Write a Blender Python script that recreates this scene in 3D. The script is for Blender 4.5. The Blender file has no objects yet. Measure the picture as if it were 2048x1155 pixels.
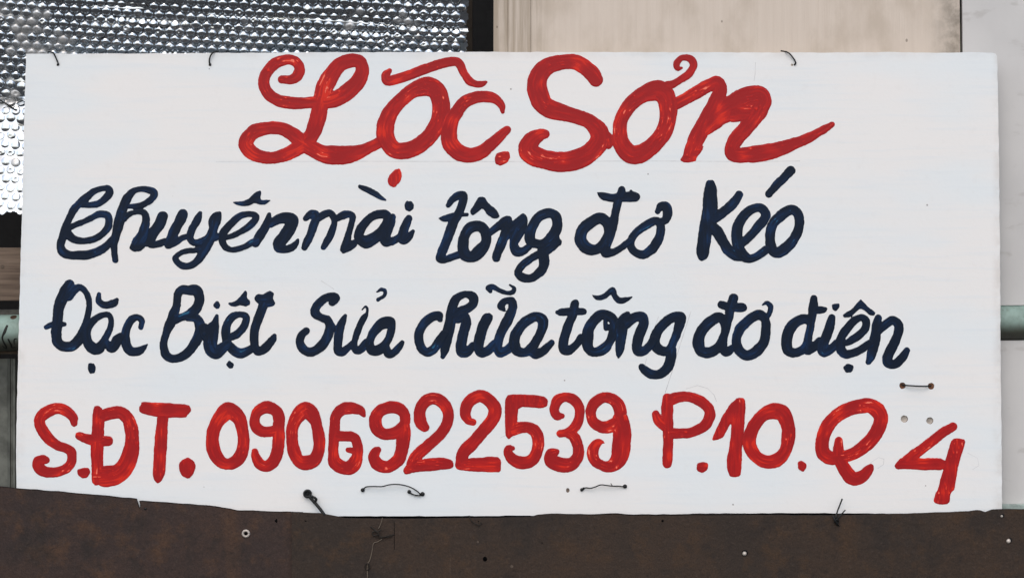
import bpy, bmesh, math, random
import numpy as np
from mathutils import Vector, Matrix
R = math.radians
scene = bpy.context.scene
col = scene.collection
random.seed(4)

# ---------------------------------------------------------------- camera, sky, sun, exposure
UNIT = 0.0005            # metres for one drawing unit on the sign's face (the sign is about 0.98 m wide)
ZC = 1.75                # height of the sign's middle above the ground
CAM_D = 2.0
cam_data = bpy.data.cameras.new('camera')
cam_data.sensor_width = 36
cam_data.lens = 36*CAM_D/(2048*UNIT)
cam_data.clip_start = .05
cam_data.clip_end = 500
cam = bpy.data.objects.new('camera', cam_data)
cam.location = (0, -CAM_D, ZC)
cam.rotation_euler = (R(90), 0, 0)
col.objects.link(cam)
scene.camera = cam

SUN_EL, SUN_AZ = 50, 192          # degrees; azimuth 180 is straight in front of the sign
world = bpy.data.worlds.new('World')
scene.world = world
world.use_nodes = True
wn = world.node_tree.nodes
sky = wn.new('ShaderNodeTexSky')
sky.sky_type = 'NISHITA'
sky.sun_disc = False
sky.sun_elevation = R(SUN_EL)
sky.sun_rotation = R(SUN_AZ)
sky.air_density = 1.0
sky.dust_density = 3.0
sky.ozone_density = .6
bg = wn['Background']
bg.inputs[1].default_value = .15
world.node_tree.links.new(sky.outputs[0], bg.inputs[0])
sun_data = bpy.data.lights.new('sun', 'SUN')
sun_data.energy = 1.5
sun_data.angle = R(130)
sun_data.color = (1, .98, .955)
sun = bpy.data.objects.new('sun', sun_data)
sd = Vector((math.sin(R(SUN_AZ))*math.cos(R(SUN_EL)), math.cos(R(SUN_AZ))*math.cos(R(SUN_EL)), math.sin(R(SUN_EL))))
sun.rotation_euler = sd.to_track_quat('Z', 'Y').to_euler()
sun.location = (0, -3, 5)
col.objects.link(sun)
scene.view_settings.view_transform = 'Standard'
scene.view_settings.look = 'None'
scene.view_settings.gamma = 1
scene.view_settings.exposure = 0.07

# ---------------------------------------------------------------- helpers
def at(px, py, y=0.0):
    """a point of the drawing, set out at its own depth y behind the sign's face"""
    k = UNIT*(1+y/CAM_D)
    return Vector(((px-1024)*k, y, ZC+(577.5-py)*k))
def tag(o, label, cat, group=None):
    o['label'] = label; o['category'] = cat
    if group: o['group'] = group
    return o
def empty(name, loc, label, cat, group=None):
    o = bpy.data.objects.new(name, None); col.objects.link(o); o.location = loc
    o.empty_display_size = .02
    return tag(o, label, cat, group)
def link(name, me, mat, parent=None, smooth=False):
    if mat is not None and not me.materials: me.materials.append(mat)
    if smooth: me.polygons.foreach_set('use_smooth', [True]*len(me.polygons))
    o = bpy.data.objects.new(name, me); col.objects.link(o)
    if parent is not None:
        o.parent = parent
        o.matrix_parent_inverse = Matrix.Translation(-parent.location)
    return o
def from_bm(name, bm, mat, parent=None, smooth=False):
    me = bpy.data.meshes.new(name); bm.to_mesh(me); bm.free()
    return link(name, me, mat, parent, smooth)
def from_lists(name, v, f, mat, parent=None, smooth=False):
    me = bpy.data.meshes.new(name); me.from_pydata([tuple(p) for p in v], [], f); me.update()
    return link(name, me, mat, parent, smooth)
def tube_into(bm, pts, rads, n=8, cap=True):
    pts = [Vector(p) for p in pts]
    if not hasattr(rads, '__len__'): rads = [rads]*len(pts)
    prev = None; rings = []
    up = Vector((0, 0, 1))
    for i, p in enumerate(pts):
        d = (pts[min(i+1, len(pts)-1)]-pts[max(i-1, 0)]).normalized()
        a = d.cross(up) if prev is None else (prev-d*prev.dot(d))
        if a.length < 1e-4: a = d.cross(Vector((1, 0, 0)))
        a.normalize(); prev = a; b = d.cross(a)
        rings.append([bm.verts.new(p+(a*math.cos(2*math.pi*k/n)+b*math.sin(2*math.pi*k/n))*rads[i]) for k in range(n)])
    for r0, r1 in zip(rings, rings[1:]):
        for k in range(n): bm.faces.new((r0[k], r0[(k+1) % n], r1[(k+1) % n], r1[k]))
    if cap:
        bm.faces.new(rings[0][::-1]); bm.faces.new(rings[-1])
def smooth_path(pts, n=6):
    P = np.array([tuple(p) for p in pts], float)
    Q = np.vstack([2*P[0]-P[1], P, 2*P[-1]-P[-2]]); out = []
    for i in range(1, len(Q)-2):
        for t in np.linspace(0, 1, n, endpoint=False):
            a, b, c, d = Q[i-1], Q[i], Q[i+1], Q[i+2]
            out.append(.5*(2*b+(c-a)*t+(2*a-5*b+4*c-d)*t*t+(3*b-a-3*c+d)*t**3))
    return [Vector(p) for p in out]+[Vector(P[-1])]
def wire_into(bm, pts, r, n=8):
    """pts: (px, py, depth in mm towards the viewer)"""
    tube_into(bm, smooth_path([at(x, y, -d/1000) for x, y, d in pts]), r*UNIT, n)
def ball_into(bm, px, py, d, r, sq=1.0):
    c = at(px, py, -d/1000)
    g = bmesh.ops.create_icosphere(bm, subdivisions=2, radius=r*UNIT)
    for v in g['verts']:
        v.co = Vector((v.co.x, v.co.y*sq, v.co.z))+c
def plate(name, outer, holes, y0, y1, mat, parent=None, warp=None, bevel=0):
    """sheet cut to an outline (drawing units) with real holes through it, front face at y0, back at y1"""
    bm = bmesh.new(); edges = []
    for loop in [outer]+holes:
        vs = [bm.verts.new(at(x, y, y0)) for x, y in loop]
        edges += [bm.edges.new((vs[i], vs[(i+1) % len(vs)])) for i in range(len(vs))]
    bmesh.ops.triangle_fill(bm, use_beauty=True, use_dissolve=False, edges=edges)
    bmesh.ops.recalc_face_normals(bm, faces=bm.faces)
    if bm.faces and sum(f.normal.y*f.calc_area() for f in bm.faces) > 0:
        bmesh.ops.reverse_faces(bm, faces=bm.faces)
    back = bmesh.ops.duplicate(bm, geom=bm.verts[:]+bm.edges[:]+bm.faces[:])
    vmap = back['vert_map']
    bnd = [e for e in bm.edges if e.is_valid and len(e.link_faces) == 1 and e.verts[0] in vmap and e.verts[1] in vmap]
    bfaces = [g for g in back['geom'] if isinstance(g, bmesh.types.BMFace)]
    bverts = [g for g in back['geom'] if isinstance(g, bmesh.types.BMVert)]
    pair = {}
    front = set(v for v in bm.verts)-set(bverts)
    for v in front: pair[v] = vmap[v]
    for v in bverts: v.co.y += y1-y0
    bmesh.ops.reverse_faces(bm, faces=bfaces)
    for e in bnd:
        if e.verts[0] in front:
            a, b = e.verts
            try: bm.faces.new((a, b, pair[b], pair[a]))
            except ValueError: pass
    bmesh.ops.recalc_face_normals(bm, faces=bm.faces)
    if warp:
        for v in bm.verts: v.co.y += warp(v.co)
    return from_bm(name, bm, mat, parent)
def box(name, x0, x1, z0, z1, y0, y1, mat, parent=None, bev=.0008, skew=0.0):
    """board between drawing columns x0..x1 and rows z0..z1, front at depth y0"""
    a, b = at(x0, z1, y0), at(x1, z0, y0)
    bm = bmesh.new()
    bmesh.ops.create_cube(bm, size=1)
    for v in bm.verts:
        v.co = Vector((a.x if v.co.x < 0 else b.x, y0 if v.co.y < 0 else y1, a.z if v.co.z < 0 else b.z))
    bmesh.ops.bevel(bm, geom=bm.edges[:], offset=bev, segments=2, affect='EDGES', profile=.6)
    if skew:
        for v in bm.verts: v.co.z += skew*(v.co.x-a.x)
    return from_bm(name, bm, mat, parent)
def circle(px, py, r, n=14, ry=None, wob=.06):
    return [(px+r*(1+random.uniform(-wob, wob))*math.cos(2*math.pi*k/n), py+(ry or r)*(1+random.uniform(-wob, wob))*math.sin(2*math.pi*k/n)) for k in range(n)]

# ---------------------------------------------------------------- materials
class NT:
    def __init__(s, name):
        s.m = bpy.data.materials.new(name); s.m.use_nodes = True
        s.t = s.m.node_tree; s.b = s.t.nodes['Principled BSDF']
    def n(s, kind, **kw):
        o = s.t.nodes.new(kind)
        for k, v in kw.items():
            if k.startswith('_'): setattr(o, k[1:], v)
        return o
    def set(s, sock, v):
        if hasattr(v, 'is_output') or isinstance(v, bpy.types.NodeSocket): s.t.links.new(v, sock)
        elif isinstance(v, tuple) and len(v) == 3 and sock.type == 'RGBA': sock.default_value = (*v, 1)
        else: sock.default_value = v
    def pos(s, scale=(1, 1, 1), off=(0, 0, 0)):
        g = s.n('ShaderNodeNewGeometry'); m = s.n('ShaderNodeMapping')
        s.t.links.new(g.outputs['Position'], m.inputs[0])
        m.inputs['Scale'].default_value = scale; m.inputs['Location'].default_value = off
        return m.outputs[0]
    def noise(s, vec, scale, detail=4, rough=.55, dist=0):
        o = s.n('ShaderNodeTexNoise'); s.t.links.new(vec, o.inputs['Vector'])
        o.inputs['Scale'].default_value = scale; o.inputs['Detail'].default_value = detail
        o.inputs['Roughness'].default_value = rough; o.inputs['Distortion'].default_value = dist
        return o.outputs[0]
    def vor(s, vec, scale, rnd=1):
        o = s.n('ShaderNodeTexVoronoi'); s.t.links.new(vec, o.inputs['Vector'])
        o.inputs['Scale'].default_value = scale; o.inputs['Randomness'].default_value = rnd
        return o.outputs
    def ramp(s, x, a, b, lo=0.0, hi=1.0):
        o = s.n('ShaderNodeMapRange'); o.interpolation_type = 'SMOOTHSTEP'
        s.set(o.inputs[0], x)
        for i, v in zip((1, 2, 3, 4), (a, b, lo, hi)): o.inputs[i].default_value = v
        return o.outputs[0]
    def math(s, op, a, b=0.0):
        o = s.n('ShaderNodeMath'); o.operation = op
        s.set(o.inputs[0], a); s.set(o.inputs[1], b)
        return o.outputs[0]
    def mix(s, f, a, b, mode='MIX'):
        o = s.n('ShaderNodeMix'); o.data_type = 'RGBA'; o.blend_type = mode
        s.set(o.inputs[0], f); s.set(o.inputs[6], a); s.set(o.inputs[7], b)
        return o.outputs[2]
    def bump(s, h, strength, dist):
        o = s.n('ShaderNodeBump'); s.t.links.new(h, o.inputs['Height'])
        o.inputs['Strength'].default_value = strength; o.inputs['Distance'].default_value = dist
        s.t.links.new(o.outputs[0], s.b.inputs['Normal'])
    def xz(s):
        g = s.n('ShaderNodeNewGeometry'); p = s.n('ShaderNodeSeparateXYZ')
        s.t.links.new(g.outputs['Position'], p.inputs[0])
        return p.outputs[0], p.outputs[2]
    def done(s, color=None, rough=None, metal=None, spec=None):
        if color is not None: s.set(s.b.inputs['Base Color'], color)
        if rough is not None: s.set(s.b.inputs['Roughness'], rough)
        if metal is not None: s.set(s.b.inputs['Metallic'], metal)
        if spec is not None: s.set(s.b.inputs['Specular IOR Level'], spec)
        return s.m

def mat_board():
    m = NT('white_sign_paint')
    brush = m.noise(m.pos((9, 1, 160)), 1.0, 5, .6)
    big = m.noise(m.pos((3, 1, 9)), 1.6, 3, .5)
    cool = m.ramp(big, .40, .66)
    c = m.mix(cool, (.80, .795, .782), (.748, .794, .812))
    c = m.mix(m.ramp(brush, .48, .70, 0, .42), c, (.70, .755, .79))
    c = m.mix(m.ramp(m.noise(m.pos((1, 1, 1)), 90, 5, .6), .55, .75, 0, .10), c, (.60, .58, .55))
    x, z = m.xz()
    edge = m.math('MAXIMUM', m.ramp(x, .478, .4885), m.ramp(z, ZC+.226, ZC+.2365, 0, .55))
    edge = m.math('MAXIMUM', edge, m.ramp(x, -.484, -.491, 0, .6))
    edge = m.math('MULTIPLY', edge, m.ramp(m.noise(m.pos(), 40, 5, .65), .35, .7))
    c = m.mix(m.math('MULTIPLY', edge, .36), c, (.42, .36, .31))
    sp = m.vor(m.pos((1, 0, 1)), 36)
    rnd = m.n('ShaderNodeSeparateColor'); m.t.links.new(sp[1], rnd.inputs[0])
    size = m.ramp(rnd.outputs[0], .66, 1.0, 0, .036)
    speck = m.math('LESS_THAN', sp[0], size)
    c = m.mix(m.math('MULTIPLY', speck, .7), c, (.16, .14, .13))
    m.bump(m.math('ADD', brush, m.noise(m.pos(), 260, 3)), .16, .0006)
    return m.done(c, .46, spec=.35)
def mat_paint(name, deep, mid, bright, thin, rough):
    m = NT(name)
    a = m.n('ShaderNodeAttribute'); a.attribute_name = 'tone'; t = a.outputs['Fac']
    c = m.mix(m.ramp(t, 0, .45), deep, mid)
    c = m.mix(m.ramp(t, .45, .8), c, bright)
    c = m.mix(m.ramp(t, .84, 1.0), c, thin)  # one pale colour for thin paint and for the painted highlights
    c = m.mix(m.ramp(m.noise(m.pos(), 330, 3), .45, .8, 0, .22), c, deep)
    m.bump(m.math('ADD', m.noise(m.pos(), 420, 3), m.math('MULTIPLY', t, .5)), .20, .0003)
    return m.done(c, rough, spec=.16)
def mat_rust(name, a, b, cc, seed):
    m = NT(name)
    p = m.pos((1, 1, 1), (seed, 0, seed*2))
    n1 = m.noise(p, 9, 6, .62, .4); n2 = m.noise(p, 42, 6, .65); n3 = m.noise(p, 210, 4, .7)
    streak = m.noise(m.pos((26, 1, 3), (seed, 0, 0)), 1, 4, .6)
    c = m.mix(m.ramp(n1, .35, .65), a, b)
    c = m.mix(m.ramp(n2, .48, .70, 0, .60), c, cc)
    c = m.mix(m.ramp(streak, .52, .70, 0, .4), c, cc)
    c = m.mix(m.ramp(m.noise(p, 26, 5, .6), .52, .66, 0, .5), c, (.020, .017, .016))
    c = m.mix(m.ramp(n3, .56, .74, 0, .40), c, (.085, .062, .050))
    c = m.mix(m.ramp(n3, .46, .28, 0, .55), c, (.018, .013, .012))
    sp = m.vor(m.pos((1, 0, 1), (seed, 0, 0)), 60)
    rnd = m.n('ShaderNodeSeparateColor'); m.t.links.new(sp[1], rnd.inputs[0])
    c = m.mix(m.math('MULTIPLY', m.math('LESS_THAN', sp[0], m.ramp(rnd.outputs[0], .75, 1, 0, .085)), .6), c, (.15, .115, .09))
    scr = m.noise(m.pos((300, 1, 12), (seed, 0, 0)), 1, 3, .6)
    c = m.mix(m.ramp(scr, .64, .76, 0, .30), c, (.095, .068, .052))
    c = m.mix(m.ramp(m.noise(p, 620, 2, .6), .35, .70, .30, 0), c, (.010, .008, .007))
    m.bump(m.math('ADD', n3, n2), .6, .0011)
    return m.done(c, .72, .1, .3)
def mat_foil():
    m = NT('foil')
    dust = m.noise(m.pos((1, .4, 1), (3.1, 0, 1.7)), 30, 3, .5)
    fine = m.noise(m.pos(), 160, 4, .6)
    x, z = m.xz()
    left = m.math('MULTIPLY', m.ramp(x, -.43, -.49), m.ramp(z, ZC+.215, ZC+.245))
    oi = m.n('ShaderNodeObjectInfo')
    dust = m.math('ADD', dust, m.math('MULTIPLY', m.math('SUBTRACT', oi.outputs['Random'], .5), .30))
    d = m.ramp(m.math('ADD', dust, m.math('MULTIPLY', left, .16)), .60, .82)
    d = m.math('MULTIPLY', d, m.ramp(fine, .25, .6, .40, .75))
    c = m.mix(m.math('MULTIPLY', d, .8), (.58, .625, .67), (.42, .395, .365))
    m.set(m.b.inputs['Metallic'], m.math('SUBTRACT', 1.0, m.math('MULTIPLY', d, .75)))
    r = m.math('ADD', m.ramp(fine, .3, .8, .10, .22), m.math('MULTIPLY', d, .25))
    m.bump(m.noise(m.pos(), 330, 4, .6), .22, .0012)
    return m.done(c, r)
def mat_beige():
    m = NT('weathered_plywood')
    x, z = m.xz()
    grain = m.noise(m.pos((150, 1, 5)), 1, 5, .62)
    fine = m.noise(m.pos((600, 1, 22)), 1, 4, .6)
    blot = m.noise(m.pos((1, 1, .6)), 22, 5, .6)
    c = m.mix(m.ramp(grain, .35, .7), (.625, .55, .475), (.592, .517, .442))
    c = m.mix(m.ramp(blot, .46, .70, 0, .75), c, (.49, .42, .345))
    c = m.mix(m.ramp(fine, .52, .75, 0, .14), c, (.42, .35, .28))
    lw = m.math('MULTIPLY', m.ramp(x, .045, .012), m.ramp(grain, .40, .60, .35, 1))
    c = m.mix(m.math('MULTIPLY', lw, .60), c, (.245, .195, .135))
    rw = m.math('MULTIPLY', m.ramp(x, .415, .452), m.ramp(m.noise(m.pos(), 60, 5, .65), .30, .68, .15, 1))
    c = m.mix(m.math('MULTIPLY', rw, .68), c, (.11, .098, .075))
    sp = m.vor(m.pos((1, 0, .7)), 75)
    rnd = m.n('ShaderNodeSeparateColor'); m.t.links.new(sp[1], rnd.inputs[0])
    c = m.mix(m.math('MULTIPLY', m.math('LESS_THAN', sp[0], m.ramp(rnd.outputs[0], .72, 1, 0, .13)), .6), c, (.12, .095, .07))
    m.bump(m.math('ADD', grain, fine), .3, .0008)
    return m.done(c, .7, spec=.25)
def mat_grey():
    m = NT('pale_grey_panel')
    n = m.noise(m.pos((1, 1, .8)), 14, 4, .55); s = m.noise(m.pos((1, 1, 2.2), (5, 0, 0)), 36, 3, .55)
    c = m.mix(m.ramp(n, .35, .7), (.585, .58, .57), (.535, .532, .525))
    c = m.mix(m.ramp(s, .60, .74, 0, .35), c, (.34, .325, .30))
    m.bump(m.noise(m.pos(), 180, 4), .12, .0006)
    return m.done(c, .55, spec=.3)
def mat_pipe():
    m = NT('mint_pipe_paint')
    n = m.noise(m.pos(), 55, 5, .65); f = m.noise(m.pos(), 230, 4, .6)
    x, z = m.xz()
    c = m.mix(m.ramp(n, .35, .7), (.25, .355, .315), (.165, .235, .205))
    c = m.mix(m.ramp(f, .55, .75, 0, .35), c, (.11, .12, .09))
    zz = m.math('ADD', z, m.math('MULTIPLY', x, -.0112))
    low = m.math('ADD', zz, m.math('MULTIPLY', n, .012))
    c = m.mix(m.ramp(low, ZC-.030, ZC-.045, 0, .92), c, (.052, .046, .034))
    sp = m.vor(m.pos((1, .6, 1.3)), 70)
    rnd = m.n('ShaderNodeSeparateColor'); m.t.links.new(sp[1], rnd.inputs[0])
    c = m.mix(m.math('LESS_THAN', sp[0], m.ramp(rnd.outputs[1], .45, 1, 0, .26)), c, (.05, .028, .018))
    m.bump(m.math('ADD', n, f), .35, .001)
    return m.done(c, .5, spec=.35)
def mat_wood():
    m = NT('old_grey_brown_wood')
    g = m.noise(m.pos((11, 1, 200)), 1, 5, .62, .6); k = m.noise(m.pos((3, 1, 20)), 6, 5, .6)
    c = m.mix(m.ramp(g, .33, .7), (.19, .142, .108), (.095, .069, .053))
    c = m.mix(m.ramp(k, .5, .75, 0, .6), c, (.23, .18, .14))
    m.bump(g, .6, .0012)
    return m.done(c, .8, spec=.2)
def mat_plain(name, c, rough=.6, metal=0.0, var=.35, scale=120, bump=.25):
    m = NT(name)
    n = m.noise(m.pos(), scale, 4, .6)
    k = m.mix(m.ramp(n, .35, .7), c, tuple(v*(1-var) for v in c))
    m.bump(n, bump, .0006)
    return m.done(k, rough, metal, .3)
M = dict(board=mat_board(),
  red=mat_paint('red_sign_paint', (.33, .0115, .0140), (.42, .0135, .0140), (.64, .026, .014), (.88, .20, .13), .34),
  blue=mat_paint('navy_sign_paint', (.0024, .0088, .0230), (.0028, .0120, .0350), (.0038, .023, .074), (.02, .11, .20), .45),
  rust_left=mat_rust('rusty_steel_purple', (.040, .027, .0245), (.054, .032, .0255), (.098, .049, .025), 3.0),
  rust_right=mat_rust('rusty_steel_brown', (.036, .0255, .0198), (.050, .0315, .0215), (.072, .039, .0195), 11.0),
  foil=mat_foil(), beige=mat_beige(), grey=mat_grey(), pipe=mat_pipe(), wood=mat_wood(),
  wire=mat_plain('dark_tie_wire', (.020, .022, .023), .45, .5),
  wire_rust=mat_plain('rusted_hole_edge', (.17, .075, .040), .85),
  stain=mat_plain('brown_hole_stain', (.24, .19, .16), .9),
  wire_old=mat_plain('rust_dulled_wire', (.021, .017, .014), .8),
  rim=mat_plain('painted_edge_shade', (.014, .010, .009), .85),
  edge=mat_plain('board_core', (.30, .22, .17), .9),
  pale=mat_plain('pale_metal', (.55, .50, .45), .45, .3),
  thread=mat_plain('grey_thread', (.16, .13, .10), .9),
  graphite=mat_plain('pencil', (.64, .645, .655), .6),
  void=mat_plain('near_black_shade', (.006, .006, .006), .95),  # near-black colour stands in for shade in gaps and by the pale dots
  stud=mat_plain('dark_timber', (.035, .026, .017), .8),
  rail=mat_plain('dull_grey_steel', (.175, .165, .145), .6, .1),
  rail_brown=mat_plain('brown_steel_strip', (.14, .105, .08), .7),
  cladding=mat_plain('grey_green_cladding', (.175, .185, .165), .5, .15, .55, 40),
  teal=mat_plain('pale_teal_paint', (.36, .44, .41), .6),
  scrawl=mat_plain('black_scrawl_paint', (.012, .014, .012), .6),
  asphalt=mat_plain('asphalt', (.055, .054, .052), .9, 0, .4, 6))
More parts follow.
